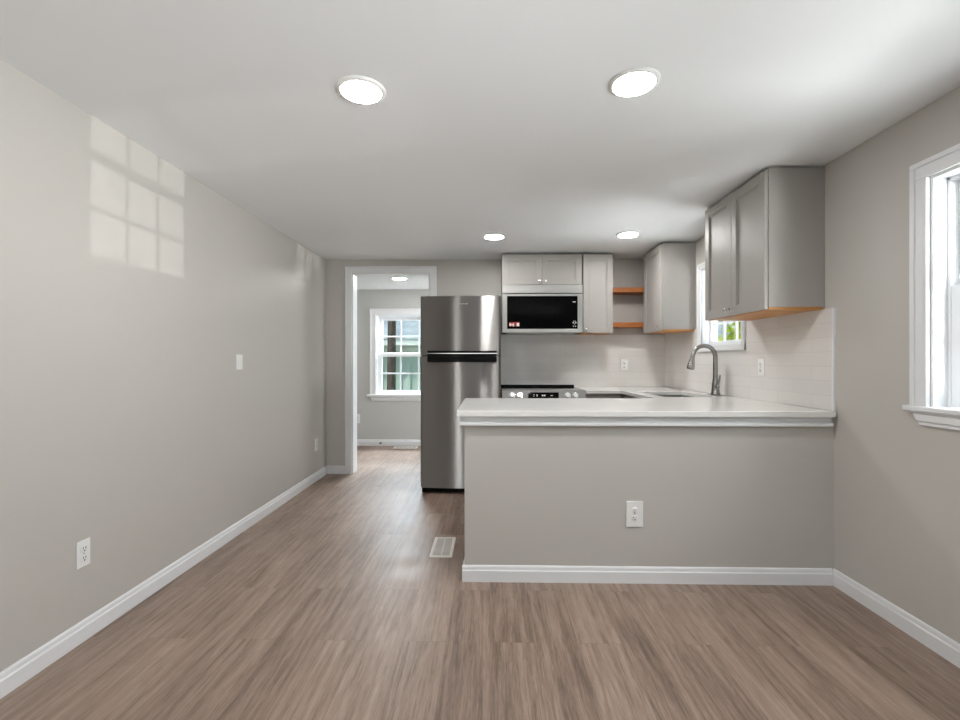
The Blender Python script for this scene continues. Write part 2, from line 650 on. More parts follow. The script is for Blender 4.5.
def bb(name, label, runs):
    mb = MB()
    for p0, ax, ln, fl in runs:
        mb.prism(BB, p0, ax, ln, fl)
    return struct(name, mb, 'trim', label, 'baseboard')


bb('baseboard_left', 'white baseboard along the left wall', [((WL, YF, 0), 'Y', WB - YF, 1)])
bb('baseboard_right', 'white baseboard under the right window', [((WR, YF, 0), 'Y', HW - YF, -1)])
bb('baseboard_back', 'short white baseboard between left wall and doorway', [((WL + .013, WB, 0), 'X', -1.546 - WL - .013, -1)])
bb('baseboard_half', 'white baseboard along the foot of the half wall', [((-0.152, HW, 0), 'X', WR - .013 + .152, -1), ((-0.139, HW, 0), 'Y', .12, -1)])
bb('baseboard_far', 'white baseboard on the wall beyond the doorway', [((-3.23, FAR, 0), 'X', WR + 3.23, -1)])

# doorway casing
mb = MB()
for x0, x1 in ((-1.546, -1.475), (-0.640, -0.569)):
    mb.box(x0, x1, WB - .016, WB, 0, 2.145, .003)
    mb.box(x0 if x0 < -1 else x1 - .018, x0 + .018 if x0 < -1 else x1, WB - .021, WB - .014, 0, 2.20, .003)
    mb.box(x0, x1, WBB, WBB + .016, 0, 2.145, .003)
mb.box(-1.546, -0.569, WB - .016, WB, 2.1452, 2.211, .003)
mb.box(-1.546, -0.569, WB - .021, WB - .014, 2.195, 2.2115, .003)
mb.box(-1.546, -0.569, WBB, WBB + .016, 2.1452, 2.211, .003)
mb.box(-1.475, -1.463, WB - .004, WBB + .004, 0, 2.145)
mb.box(-0.652, -0.640, WB - .004, WBB + .004, 0, 2.145)
mb.box(-1.475, -0.640, WB - .004, WBB + .004, 2.133, 2.145)
struct('trim_1', mb, 'trim', 'white casing and jamb around the open doorway', 'door casing')

# moulding under the worktop
mb = MB()
MOULD = [(0, .852), (.026, .852), (.030, .856), (.030, .868), (.022, .873), (.012, .876), (.012, .894), (.016, .897), (.016, .903), (0, .903)]
mb.prism(MOULD, (-0.165, HW, 0), 'X', 1.828 + .165, -1)
mb.box(-0.165, -0.139, HW, HW + .12, .853, .903)
struct('trim_2', mb, 'trim', 'white moulding under the front edge of the worktop', 'moulding')

# tiled backsplash
mb = MB()
TX = WR - .008
for y0, y1, z0, z1 in ((2.542, W2[0], .936, 1.489), (W2[0], W2[1], .936, W2[2]), (W2[1], WB, .936, 1.489)):
    mb.box(TX, WR, y0, y1, z0, z1)
mb.box(TX - .003, WR, 2.530, 2.542, .936, 1.489, mi=1)
struct('wall_backsplash_right', mb, ['tile_y', 'trim'], 'glossy white subway tile on the right kitchen wall', 'backsplash')
struct('wall_backsplash_back', MB().box(0.105, TX, WB - .008, WB, .936, 1.482), 'tile_x', 'glossy white subway tile behind the range', 'backsplash')

# ------------------------------------------------------------------ windows


def sash(mb, ax, p, a0, a1, z0, z1, t, stile, cols, rows, mun=.021):
    def B(u0, u1, s0, s1, d0=0, d1=t):
        if ax == 'X':
            mb.box(p + d0, p + d1, u0, u1, s0, s1, .002)
        else:
            mb.box(u0, u1, p + d0, p + d1, s0, s1, .002)
    B(a0, a0 + stile, z0, z1)
    B(a1 - stile, a1, z0, z1)
    B(a0 + stile, a1 - stile, z0, z0 + stile)
    B(a0 + stile, a1 - stile, z1 - stile, z1)
    for k in range(1, cols):
        c = a0 + stile + (a1 - a0 - 2 * stile) * k / cols
        B(c - mun / 2, c + mun / 2, z0 + stile, z1 - stile, t * .25, t * .75)
    for k in range(1, rows):
        c = z0 + stile + (z1 - z0 - 2 * stile) * k / rows
        B(a0 + stile, a1 - stile, c - mun / 2, c + mun / 2, t * .28, t * .72)


def pane(mb, ax, p, a0, a1, z0, z1):
    if ax == 'X':
        mb.box(p - .002, p + .002, a0, a1, z0, z1)
    else:
        mb.box(a0, a1, p - .002, p + .002, z0, z1)


def window(name, label, ax, face, out, op, casing, stoolz=None, stool_over=.035, cols=3, rows=2, stile=.045, depth=.058):
    """ax: plane axis; face: inner wall face; out=+1; op=(a0,a1,z0,z1)"""
    a0, a1, z0, z1 = op
    root = sroot(name, (face, (a0 + a1) / 2, z0) if ax == 'X' else ((a0 + a1) / 2, face, z0), label, 'window')

    def B(mb, d0, d1, u0, u1, s0, s1, bev=.003):
        if ax == 'X':
            mb.box(face + d0, face + d1, u0, u1, s0, s1, bev)
        else:
            mb.box(u0, u1, face + d0, face + d1, s0, s1, bev)
    c = MB()
    for u0, u1, s in ((a0 - casing, a0, -1), (a1, a1 + casing, 1)):
        B(c, -.017, -.0005, u0, u1, (z0 - casing if stoolz is None else z0), z1)
        ou0, ou1 = (u0, u0 + .022) if s < 0 else (u1 - .022, u1)
        B(c, -.024, -.015, ou0, ou1, (z0 - casing + .022 if stoolz is None else z0), z1 + casing - .022)
        iu0, iu1 = (u1 - .012, u1) if s < 0 else (u0, u0 + .012)
        B(c, -.020, -.015, iu0, iu1, z0, z1)
    B(c, -.017, -.0005, a0 - casing, a1 + casing, z1, z1 + casing)
    B(c, -.024, -.015, a0 - casing, a1 + casing, z1 + casing - .022, z1 + casing)
    if stoolz is None:
        B(c, -.017, -.0005, a0 - casing, a1 + casing, z0 - casing, z0)
        B(c, -.024, -.015, a0 - casing, a1 + casing, z0 - casing, z0 - casing + .022)
    c.obj('window_casing', 'trim', root)
    j = MB()
    B(j, 0, .129, a0, a0 + .012, z0, z1, 0)
    B(j, 0, .129, a1 - .012, a1, z0, z1, 0)
    B(j, 0, .129, a0 + .012, a1 - .012, z1 - .012, z1, 0)
    B(j, 0, .129, a0 + .012, a1 - .012, z0, z0 + .012, 0)
    for u0, u1 in ((a0 + .012, a0 + .024), (a1 - .024, a1 - .012)):
        B(j, depth, .125, u0, u1, z0 + .012, z1 - .012, .002)
    B(j, depth, .125, a0 + .012, a1 - .012, z1 - .024, z1 - .012, .002)
    j.obj('window_jamb', 'vinyl', root)
    if stoolz is not None:
        s = MB()
        B(s, -.035, .03, a0 - casing - stool_over, a1 + casing + stool_over, z0, stoolz, .004)
        s.obj('window_stool', 'trim', root)
        ap = MB()
        o = casing - .006
        prof = [(0, -.058), (-.011, -.058), (-.012, -.046), (-.017, -.040), (-.018, -.012), (-.024, -.006), (-.024, 0), (0, 0)]
        if ax == 'X':
            ap.prism(prof, (face - .0005, a0 - o, z0 - .0005), 'Y', a1 - a0 + 2 * o, 1)
        else:
            ap.prism(prof, (a0 - o, face - .0005, z0 - .0005), 'X', a1 - a0 + 2 * o, 1)
        for v in ap.bm.verts:      # returned ends slope in towards the bottom
            u = v.co.y if ax == 'X' else v.co.x
            k = (z0 - v.co.z) * .5
            u += k if u < (a0 + a1) / 2 else -k
            if ax == 'X':
                v.co.y = u
            else:
                v.co.x = u
        ap.obj('window_apron', 'trim', root)
    zb = (stoolz if stoolz is not None else z0 + .012)
    zm = (zb + z1) / 2
    i0, i1 = a0 + .024, a1 - .024
    d_in, d_out, t = depth + .004, depth + .034, .028
    lo = MB()
    sash(lo, ax, face + d_in, i0, i1, zb + .001, zm + .02, t, stile, cols, rows)
    so = lo.obj('lower_sash', 'vinyl', root)
    g = MB()
    pane(g, ax, face + d_in + t / 2, i0 + stile - .004, i1 - stile + .004, zb + stile - .004, zm + .02 - stile + .004)
    g.obj('glass_pane', 'glass', so)
    up = MB()
    sash(up, ax, face + d_out, i0, i1, zm - .02, z1 - .024, t, stile, cols, rows)
    uo = up.obj('upper_sash', 'vinyl', root)
    g = MB()
    pane(g, ax, face + d_out + t / 2, i0 + stile - .004, i1 - stile + .004, zm - .02 + stile - .004, z1 - .024 - stile + .004)
    g.obj('glass_pane', 'glass', uo)
    lk = MB()
    mid = (a0 + a1) / 2
    B(lk, d_in - .012, d_in + .001, mid - .03, mid + .03, zm + .002, zm + .018, .003)
    lk.obj('sash_lock', 'white', so)
    return root


window('window_1', 'large white double-hung window with sill on the right wall', 'X', WR, 1, W1, .074, 1.010, .022)
window('window_2', 'small white kitchen window beside the sink with leaves outside', 'X', WR, 1, W2, .050, None, stile=.024)
window('window_3', 'white divided-light window seen through the doorway', 'Y', FAR, 1, W3, .088, .735, stile=.05)
# added front window behind the viewer, for fill light: plain frame and glass
r4 = sroot('added_window_4', (-.1, YF, W4[2]), 'added wide front window behind the viewer, for fill light', 'window')
f = MB()
for (x0, x1, z0, z1) in ((W4[0], W4[0] + .06, W4[2], W4[3]), (W4[1] - .06, W4[1], W4[2], W4[3]), (W4[0] + .06, W4[1] - .06, W4[2], W4[2] + .06), (W4[0] + .06, W4[1] - .06, W4[3] - .06, W4[3]), (-.14, -.06, W4[2] + .06, W4[3] - .06)):
    f.box(x0, x1, YF - .09, YF - .03, z0, z1, .003)
f.obj('window_frame', 'vinyl', r4)
MB().box(W4[0] + .05, W4[1] - .05, YF - .062, YF - .058, W4[2] + .05, W4[3] - .05).obj('glass_pane', 'glass', r4)

r5 = sroot('added_window_5', (WR, -1.2, W5[2]), 'added right-hand window behind the viewer, for fill light', 'window')  # unseen window put in to brighten the ceiling and left wall
f = MB()
for (y0, y1, z0, z1) in ((W5[0], W5[0] + .06, W5[2], W5[3]), (W5[1] - .06, W5[1], W5[2], W5[3]), (W5[0] + .06, W5[1] - .06, W5[2], W5[2] + .06), (W5[0] + .06, W5[1] - .06, W5[3] - .06, W5[3])):
    f.box(WR + .03, WR + .09, y0, y1, z0, z1, .003)
f.obj('window_frame', 'vinyl', r5)
MB().box(WR + .058, WR + .062, W5[0] + .05, W5[1] - .05, W5[2] + .05, W5[3] - .05).obj('glass_pane', 'glass', r5)

# ------------------------------------------------------------------ cabinets


def knob(parent, c, axis):
    return MB().lathe(c, [(.006, 0), (.005, .004), (.0045, .014), (.011, .018), (.014, .022), (.0135, .027), (.009, .030), (0, .031)], axis, 20).obj('knob', 'chrome', parent)


def shaker(parent, ax, face, a0, a1, z0, z1, t=.02, rail=.057, name='door'):
    """door whose visible face looks along -Y (ax='Y') or -X (ax='X'); face = plane of the front"""
    mb = MB()

    def B(d0, d1, u0, u1, s0, s1, bev=.0015):
        if ax == 'Y':
            mb.box(u0, u1, face + d0, face + d1, s0, s1, bev)
        elif ax == 'X':
            mb.box(face + d0, face + d1, u0, u1, s0, s1, bev)
        else:              # '+Y': looks along +Y
            mb.box(u0, u1, face - d1, face - d0, s0, s1, bev)
    r = min(rail, (a1 - a0) * .28, (z1 - z0) * .28)
    B(0, t, a0, a0 + r, z0, z1)
    B(0, t, a1 - r, a1, z0, z1)
    B(0, t, a0 + r, a1 - r, z0, z0 + r)
    B(0, t, a0 + r, a1 - r, z1 - r, z1)
    B(.011, t - .002, a0 + r - .002, a1 - r + .002, z0 + r - .002, z1 - r + .002, 0)
    # small bead around the recessed panel
    for u0, u1, s0, s1 in ((a0 + r, a0 + r + .008, z0 + r, z1 - r), (a1 - r - .008, a1 - r, z0 + r, z1 - r), (a0 + r + .008, a1 - r - .008, z0 + r, z0 + r + .008), (a0 + r + .008, a1 - r - .008, z1 - r - .008, z1 - r)):
        B(.005, .012, u0, u1, s0, s1, .001)
    return mb.obj(name, 'cab', parent)


def carcass(parent, x0, x1, y0, y1, z0, z1, wood_bottom=True):
    mb = MB()
    mb.box(x0, x1, y0, y1, z0 + (.014 if wood_bottom else 0), z1, .001)
    o = mb.obj('carcass', 'cab', parent)
    if wood_bottom:
        MB().box(x0 + .002, x1 - .002, y0 + .002, y1 - .001, z0, z0 + .0138).obj('bottom_panel', 'ply', parent)['label'] = 'orange plywood underside'
    return o


G = 'grey shaker wall cabinets'
CT = 2.270
# above the microwave
c = thing('wall_cabinet', (.515, 4.79, 1.960), 'short two-door grey cabinet above the microwave', 'cabinet', G)
carcass(c, .119, .911, 4.642, WB - .001, 1.960, CT, False)
for a0, a1, kx in ((.121, .514, .487), (.517, .909, .544)):
    d = shaker(c, 'Y', 4.620, a0, a1, 1.963, CT - .012)
    knob(d, (kx, 4.620, 1.995), '-Y')
# narrow tall one
c = thing('wall_cabinet', (1.068, 4.79, 1.482), 'tall narrow one-door grey cabinet right of the microwave', 'cabinet', G)
carcass(c, .920, 1.217, 4.642, WB - .001, 1.482, CT)
d = shaker(c, 'Y', 4.620, .923, 1.214, 1.484, CT - .012)
knob(d, (.951, 4.620, 1.518), '-Y')
# corner one on the right wall
c = thing('wall_cabinet', (1.71, 4.60, 1.477), 'small grey cabinet in the back right corner beside the open shelves', 'cabinet', G)
carcass(c, 1.558, WR - .009, 4.221, 4.690, 1.477, CT)
MB().box(WR - .009, WR - .0005, 4.221, 4.690, 1.492, CT).obj('scribe_strip', 'cab', c)
d = shaker(c, 'X', 1.536, 4.223, 4.690, 1.479, CT - .012)
knob(d, (1.536, 4.257, 1.515), '-X')
# large one over the worktop
c = thing('wall_cabinet', (1.71, 3.01, 1.475), 'large two-door grey cabinet on the right wall nearest the viewer', 'cabinet', G)
carcass(c, 1.543, WR - .009, 2.609, 3.325, 1.488, CT + .004)
MB().box(WR - .009, WR - .0005, 2.609, 3.325, 1.4895, CT + .004).obj('scribe_strip', 'cab', c)
for a0, a1, ky in ((2.612, 2.966, 2.933), (2.969, 3.323, 3.003)):
    d = shaker(c, 'X', 1.521, a0, a1, 1.491, CT - .008)
    knob(d, (1.521, ky, 1.528), '-X')

# open shelves in the corner
for z0, z1, lb in ((1.902, 1.950, 'upper stained wood shelf in the open corner between wall cabinets'), (1.549, 1.597, 'lower stained wood shelf in the open corner just above the tile')):
    o = MB().box(1.219, WR - .0005, 4.735, WB - .0005, z0, z1, .002).obj('corner_shelf', 'shelf')
    tag(o, lb, 'shelf', 'wood shelves in the kitchen corner')

# base cabinets
GB = 'grey base cabinets'
c = thing('base_cabinet', (1.05, 4.63, 0), 'narrow grey base cabinet between the range and the corner', 'cabinet', GB)
MB().box(.892, 1.215, 4.345, WB - .001, .10, .904).obj('carcass', 'cab', c)
MB().box(.892, 1.215, 4.40, WB - .001, 0, .0998).obj('toe_kick', 'cab_in', c)
d = shaker(c, 'Y', 4.323, .895, 1.212, .105, .700)
knob(d, (.925, 4.323, .665), '-Y')
d = shaker(c, 'Y', 4.323, .895, 1.212, .706, .872, name='drawer_front')
knob(d, (1.053, 4.323, .789), '-Y')
c = thing('base_cabinet', (1.55, 3.80, 0), 'grey sink base cabinet along the right wall', 'cabinet', GB)
mb = MB()
mb.box(1.245, 1.285, 3.335, WB - .001, .10, .904)
mb.box(1.285, WR - .001, 3.335, 3.45, .10, .904)
mb.box(1.285, WR - .001, 4.22, WB - .001, .10, .904)
mb.box(1.285, WR - .001, 3.45, 4.22, .10, .66)
mb.obj('carcass', 'cab', c)
MB().box(1.30, WR - .001, 3.335, WB - .001, 0, .0998).obj('toe_kick', 'cab_in', c)
for a0, a1, ky in ((3.40, 3.84, 3.80), (3.843, 4.283, 3.883)):
    d = shaker(c, 'X', 1.224, a0, a1, .105, .872)
    knob(d, (1.224, ky, .835), '-X')
c = thing('base_cabinet', (.53, 3.0, 0), 'grey base cabinet behind the half wall under the peninsula', 'cabinet', GB)
MB().box(-.139, WR - .001, HW + .1205, 3.310, .10, .904).obj('carcass', 'cab', c)
MB().box(-.139, WR - .001, HW + .1205, 3.25, 0, .0998).obj('toe_kick', 'cab_in', c)
for k in range(3):
    a0 = -.136 + k * .452
    d = shaker(c, '+Y', 3.331, a0, a0 + .448, .105, .872)
    knob(d, (a0 + .41, 3.331, .835), 'Y')

# ------------------------------------------------------------------ worktop, sink, faucet
HX0, HX1, HY0, HY1 = 1.305, 1.700, 3.50, 4.15


def in_top(x, y):
    if HX0 < x < HX1 and HY0 < y < HY1:
        return False
    if y < 2.54 and x > 1.828:
        return False
    if y < 3.365:
        return True
    if x > 1.205:
        return True
    return y > 4.300 and x > .886


mb = MB().slab([-.181, .886, 1.205, HX0, HX1, 1.828, TX - .0005], [2.497, 2.5415, 3.365, HY0, HY1, 4.300, WB - .0085], in_top, .9045, .935, .0025)
tag(mb.obj('worktop', 'quartz'), 'white quartz L-shaped worktop over the peninsula and sink run', 'worktop')

sk = thing('sink', (1.515, 3.825, .68), 'stainless undermount sink set in the white worktop', 'sink')
mb = MB()
t = .004
mb.box(HX0 - .03, HX0, HY0 - .03, HY1 + .03, .9005, .9042)
mb.box(HX1, HX1 + .03, HY0 - .03, HY1 + .03, .9005, .9042)
mb.box(HX0, HX1, HY0 - .03, HY0, .9005, .9042)
mb.box(HX0, HX1, HY1, HY1 + .03, .9005, .9042)
mb.box(HX0 - t, HX0, HY0, HY1, .70, .9005)
mb.box(HX1, HX1 + t, HY0, HY1, .70, .9005)
mb.box(HX0, HX1, HY0 - t, HY0, .70, .9005)
mb.box(HX0, HX1, HY1, HY1 + t, .70, .9005)
mb.box(HX0, HX1, HY0, HY1, .696, .70)
mb.obj('basin', 'steel_plain', sk)
MB().lathe((1.515, 3.825, .70), [(.045, 0), (.045, .004), (.036, .006), (.034, .002), (0, .002)]).obj('drain', 'chrome', sk)

fx, fy = 1.770, 3.690
fc = thing('faucet', (fx, fy, .935), 'brushed nickel gooseneck pull-down faucet beside the sink', 'faucet')
mb = MB()
mb.box(fx - .032, fx + .032, fy - .085, fy + .085, .9352, .941, .0025)
mb.obj('deck_plate', 'nickel', fc)
mb = MB()
mb.lathe((fx, fy, .941), [(.034, 0), (.034, .008), (.030, .016), (.027, .060), (.0265, .085), (.022, .098), (.021, .115), (.0185, .13)])
mb.obj('body', 'nickel', fc)
pts = [(fx, fy, 1.06), (fx, fy, 1.15), (fx, fy, 1.235)]
rc = .088
for k in range(1, 15):
    a = PI * k / 15 * 1.02
    pts.append((fx - rc + rc * math.cos(a), fy, 1.235 + rc * math.sin(a)))
pts += [(fx - 2 * rc - .003, fy, 1.222)]
MB().tube(pts, [.0185, .018, .0175] + [.0160] * 15, 16).obj('gooseneck', 'nickel', fc)
a = Vector((fx - 2 * rc - .003, fy, 1.226))
b = a + Vector((-.016, 0, -.085))
q = (b - a).normalized()
mb = MB()
mb.tube([a, a + q * .008, a + q * .012, a + q * .05, a + q * .075, a + q * .086], [.0175, .0175, .020, .026, .030, .029], 18)
h = mb.obj('spray_head', 'nickel', fc)
MB().tube([a + q * .0861, a + q * .0885], .024, 18).obj('nozzle', 'black', h)
mb = MB()
mb.cyl((fx, fy - .022, 1.005), (fx, fy - .046, 1.005), .014, .013, bev=.002)
mb.tube([(fx, fy - .042, 1.008), (fx + .004, fy - .055, 1.05), (fx + .006, fy - .062, 1.095)], [.007, .006, .0055])
mb.obj('lever_handle', 'nickel', fc)

# ------------------------------------------------------------------ refrigerator
FX0, FX1, FY = -.634, .100, 4.200
fr = thing('refrigerator', ((FX0 + FX1) / 2, 4.55, 0), 'tall stainless top-freezer refrigerator beside the doorway', 'refrigerator')
MB().box(FX0 + .004, FX1 - .004, 4.290, 4.915, .055, 1.782, .004).obj('body', 'side', fr)


def fridge_door(name, z0, z1):
    mb = MB()
    t = bmesh.new()
    N = 40
    prof = []
    for k in range(N + 1):
        u = k / N
        x = FX0 + u * (FX1 - FX0)
        s = 2 * u - 1
        edge = max(0, abs(s) - .955) / .045
        y = FY + .021 * s * s + .020 * (1 - math.sqrt(max(0, 1 - edge * edge)))
        prof.append((x, y))
    prof += [(FX1, 4.280), (FX0, 4.280)]
    A = [t.verts.new((x, y, z0)) for x, y in prof]
    Bv = [t.verts.new((x, y, z1)) for x, y in prof]
    n = len(prof)
    for k in range(n):
        fc_ = t.faces.new((A[k], A[(k + 1) % n], Bv[(k + 1) % n], Bv[k]))
    t.faces.new(A[::-1])
    t.faces.new(Bv)
    bmesh.ops.recalc_face_normals(t, faces=t.faces[:])
    mb._add(t)
    for fce in mb.bm.faces:
        if len(fce.verts) == 4 and fce.calc_center_median().y < 4.25:
            fce.smooth = True
    return mb.obj(name, 'steel', fr)


fd = fridge_door('freezer_door', 1.257, 1.793)
rd = fridge_door('refrigerator_door', .052, 1.247)
MB().box(-.568, .064, FY - .020, FY + .012, 1.279, 1.297, .006).obj('freezer_handle', 'black', fd)
MB().box(-.568, .064, FY - .004, FY + .012, 1.268, 1.2785, .002).obj('handle_trim', 'chrome', fd)
MB().box(-.566, .062, FY - .024, FY + .012, 1.196, 1.2465, .008).obj('door_handle', 'black', rd)
MB().box(-.566, .062, FY - .022, FY + .012, 1.2575, 1.2675, .003).obj('grip_lip', 'black', fd)
mb = MB()
for k, (dx, w_) in enumerate(((-.030, .012), (-.014, .010), (0, .012), (.016, .008), (.028, .014))):
    mb.box(-.245 + dx, -.245 + dx + w_, FY - .003, FY + .006, 1.716, 1.724 if k % 2 else 1.728, .001)
mb.obj('badge', 'chrome', fd)
MB().box(FX0 + .012, FX1 - .012, 4.245, 4.289, .006, .050, .003).obj('toe_grille', 'black', fr)
for x in (FX0 + .05, FX1 - .05):
    MB().cyl((x, 4.33, 0), (x, 4.33, .056), .018).obj('foot', 'black', fr)
    MB().cyl((x, 4.87, 0), (x, 4.87, .056), .018).obj('foot', 'black', fr)
MB().box(FX1 - .10, FX1 - .015, 4.235, 4.36, 1.7935, 1.805, .004).obj('hinge_cover', 'side', fr)

# ------------------------------------------------------------------ range
RX0, RX1, RY = .112, .882, 4.285
rg = thing('kitchen_range', ((RX0 + RX1) / 2, 4.6, 0), 'stainless slide-in electric range below the microwave', 'range')
MB().box(RX0 + .004, RX1 - .004, 4.345, 4.930, .03, .919, .003).obj('body', 'side', rg)
MB().box(RX0, RX1, RY + .04, 4.890, .9195, .936, .003).obj('cooktop', 'black_glass', rg)
MB().box(RX0, RX1, 4.8905, 4.930, .9195, .956, .005).obj('rear_vent', 'black', rg)
mb = MB()
PANEL = [(0, .800), (.022, .792), (.075, .792), (.075, .919), (.050, .936), (.039, .936)]
mb.prism(PANEL, (RX0, RY, 0), 'X', RX1 - RX0, 1)
cp = mb.obj('control_panel', 'panel_steel', rg)
pn = Vector((0, -.136, .039)).normalized()    # panel slope normal
ps = Vector((0, .039, .136)).normalized()


def on_panel(x, s, d=0):
    return Vector((x, RY, .800)) + ps * s + pn * d


for kx in (.205, .275, .716, .786):
    mb = MB()
    o = on_panel(kx, .088)
    mb.cyl(o, o + pn * .010, .030, .029, 28, bev=.001)
    mb.cyl(o + pn * .010, o + pn * .032, .025, .023, 28, bev=.003)
    mb.obj('knob', 'chrome', cp)
t = MB()
bx = bmesh.new()
vs = []
for d in (.0006, .003):
    for x, s in ((.352, .055), (.635, .055), (.635, .118), (.352, .118)):
        vs.append(bx.verts.new(on_panel(x, s, d)))
bx.faces.new(vs[0:4]); bx.faces.new(vs[4:8])
for k in range(4):
    bx.faces.new((vs[k], vs[(k + 1) % 4], vs[4 + (k + 1) % 4], vs[4 + k]))
bmesh.ops.recalc_face_normals(bx, faces=bx.faces[:])
t._add(bx)
dsp = t.obj('display', 'black_glass', cp)
for x0, x1, s0, s1 in ((.478, .492, .082, .096), (.496, .512, .082, .096), (.558, .580, .086, .090), (.40, .412, .08, .084), (.40, .412, .094, .098), (.43, .44, .08, .098)):
    bx = bmesh.new()
    bx.faces.new([bx.verts.new(on_panel(x, s, .0036)) for x, s in ((x0, s0), (x1, s0), (x1, s1), (x0, s1))])
    t = MB()
    t._add(bx)
    t.obj('display_mark', 'print', dsp)
od = MB().box(RX0, RX1, RY + .018, 4.3445, .215, .784, .004).obj('oven_door', 'steel_plain', rg)
MB().box(RX0 + .09, RX1 - .09, RY + .0165, RY + .0178, .30, .66).obj('oven_window', 'black_glass', od)
mb = MB()
mb.cyl((RX0 + .05, RY - .022, .735), (RX1 - .05, RY - .022, .735), .012)
for x in (RX0 + .08, RX1 - .08):
    mb.cyl((x, RY - .022, .735), (x, RY + .02, .735), .009)
mb.obj('door_handle', 'steel_plain', od)
MB().box(RX0, RX1, RY + .018, 4.3445, .06, .208, .004).obj('storage_drawer', 'steel_plain', rg)
for x in (RX0 + .05, RX1 - .05):
    for y in (4.38, 4.88):
        MB().cyl((x, y, 0), (x, y, .031), .018).obj('foot', 'black', rg)

# ------------------------------------------------------------------ microwave
MX0, MX1, MY, MZ0, MZ1 = .119, .905, 4.560, 1.483, 1.952
mw = thing('microwave', ((MX0 + MX1) / 2, 4.75, MZ0), 'over-the-range microwave with black glass door in stainless frame', 'microwave')
MB().box(MX0 + .002, MX1 - .002, MY + .030, WB - .0005, MZ0 + .004, MZ1, .002).obj('body', 'side', mw)
mb = MB()
mb.box(MX0, MX1, MY, MY + .0295, 1.868, MZ1, .004)
mb.box(MX0, MX1, MY + .006, MY + .0295, 1.863, 1.8678, mi=1)
mb.obj('vent_panel', ['steel_plain', 'black'], mw)
mb = MB()
GX0, GX1, GZ0, GZ1 = .168, .856, 1.519, 1.840
mb.box(MX0, GX0, MY, MY + .0295, MZ0, 1.862, .003)
mb.box(GX1, MX1, MY, MY + .0295, MZ0, 1.862, .003)
mb.box(GX0 - .001, GX1 + .001, MY, MY + .0295, MZ0, GZ0, .003)
mb.box(GX0 - .001, GX1 + .001, MY, MY + .0295, GZ1, 1.862, .003)
dr = mb.obj('door', 'steel_plain', mw)
gl = MB().box(GX0 - .001, GX1 + .001, MY + .003, MY + .029, GZ0 - .001, GZ1 + .001).obj('door_glass', 'black_glass', dr)
# red and white sticker, lower left of the glass
mb = MB()
yy = MY + .0022
mb.box(.186, .290, yy, yy + .0006, 1.572, 1.586)
mb.box(.186, .290, yy + .0001, yy + .0006, 1.545, 1.572)
for x0, x1, z0, z1 in ((.190, .208, 1.548, 1.574), (.208, .234, 1.556, 1.566), (.222, .236, 1.544, 1.574), (.262, .286, 1.546, 1.578)):
    mb.box(x0, x1, yy - .0003, yy, z0, z1, mi=1)
mb.obj('sticker', ['red', 'print'], dr)['label'] = 'red and white sticker'
mb = MB()
for cx_, cz, s in ((.814, 1.580, .006), (.838, 1.580, .006), (.816, 1.545, .004), (.836, 1.545, .004), (.826, 1.565, .003), (.820, 1.595, .003), (.832, 1.595, .003)):
    MB().box(cx_ - s, cx_ + s, yy, yy + .0006, cz - s, cz + s).obj('keypad_mark', 'print', dr)
MB().box(.808, .838, yy, yy + .0006, 1.780, 1.786).obj('keypad_mark', 'print', dr)
MB().box(MX0 + .05, MX1 - .05, MY + .10, WB - .06, MZ0 - .001, MZ0 + .0038).obj('grease_filter', 'steel_plain', mw)

# ------------------------------------------------------------------ ceiling lights
GL = 'round recessed ceiling lights'


def ceiling_light(x, y, z, label, group=GL):
    t = thing('ceiling_light', (x, y, z), label, 'ceiling light', group)
    MB().lathe((x, y, z), [(.098, 0), (.098, .003), (.092, .007), (.082, .009), (.080, .0085), (.080, .001)], '-Z', 48).obj('trim_ring', 'white', t)
    MB().lathe((x, y, z - .001), [(.0795, 0), (.0795, .006), (.070, .0085), (0, .0090)], '-Z', 48).obj('diffuser', 'led', t)
    return t


ceiling_light(-.516, 1.851, CE, 'left one of the two nearest big round ceiling lights')
ceiling_light(.560, 1.822, CE, 'right one of the two nearest big round ceiling lights')
ceiling_light(.035, 4.031, CE, 'round kitchen ceiling light in front of the refrigerator')
ceiling_light(1.176, 3.989, CE, 'round kitchen ceiling light beside the corner cabinet and shelves')
ceiling_light(-1.115, 5.700, CEF, 'round ceiling light seen through the doorway')

# ------------------------------------------------------------------ outlets and switch


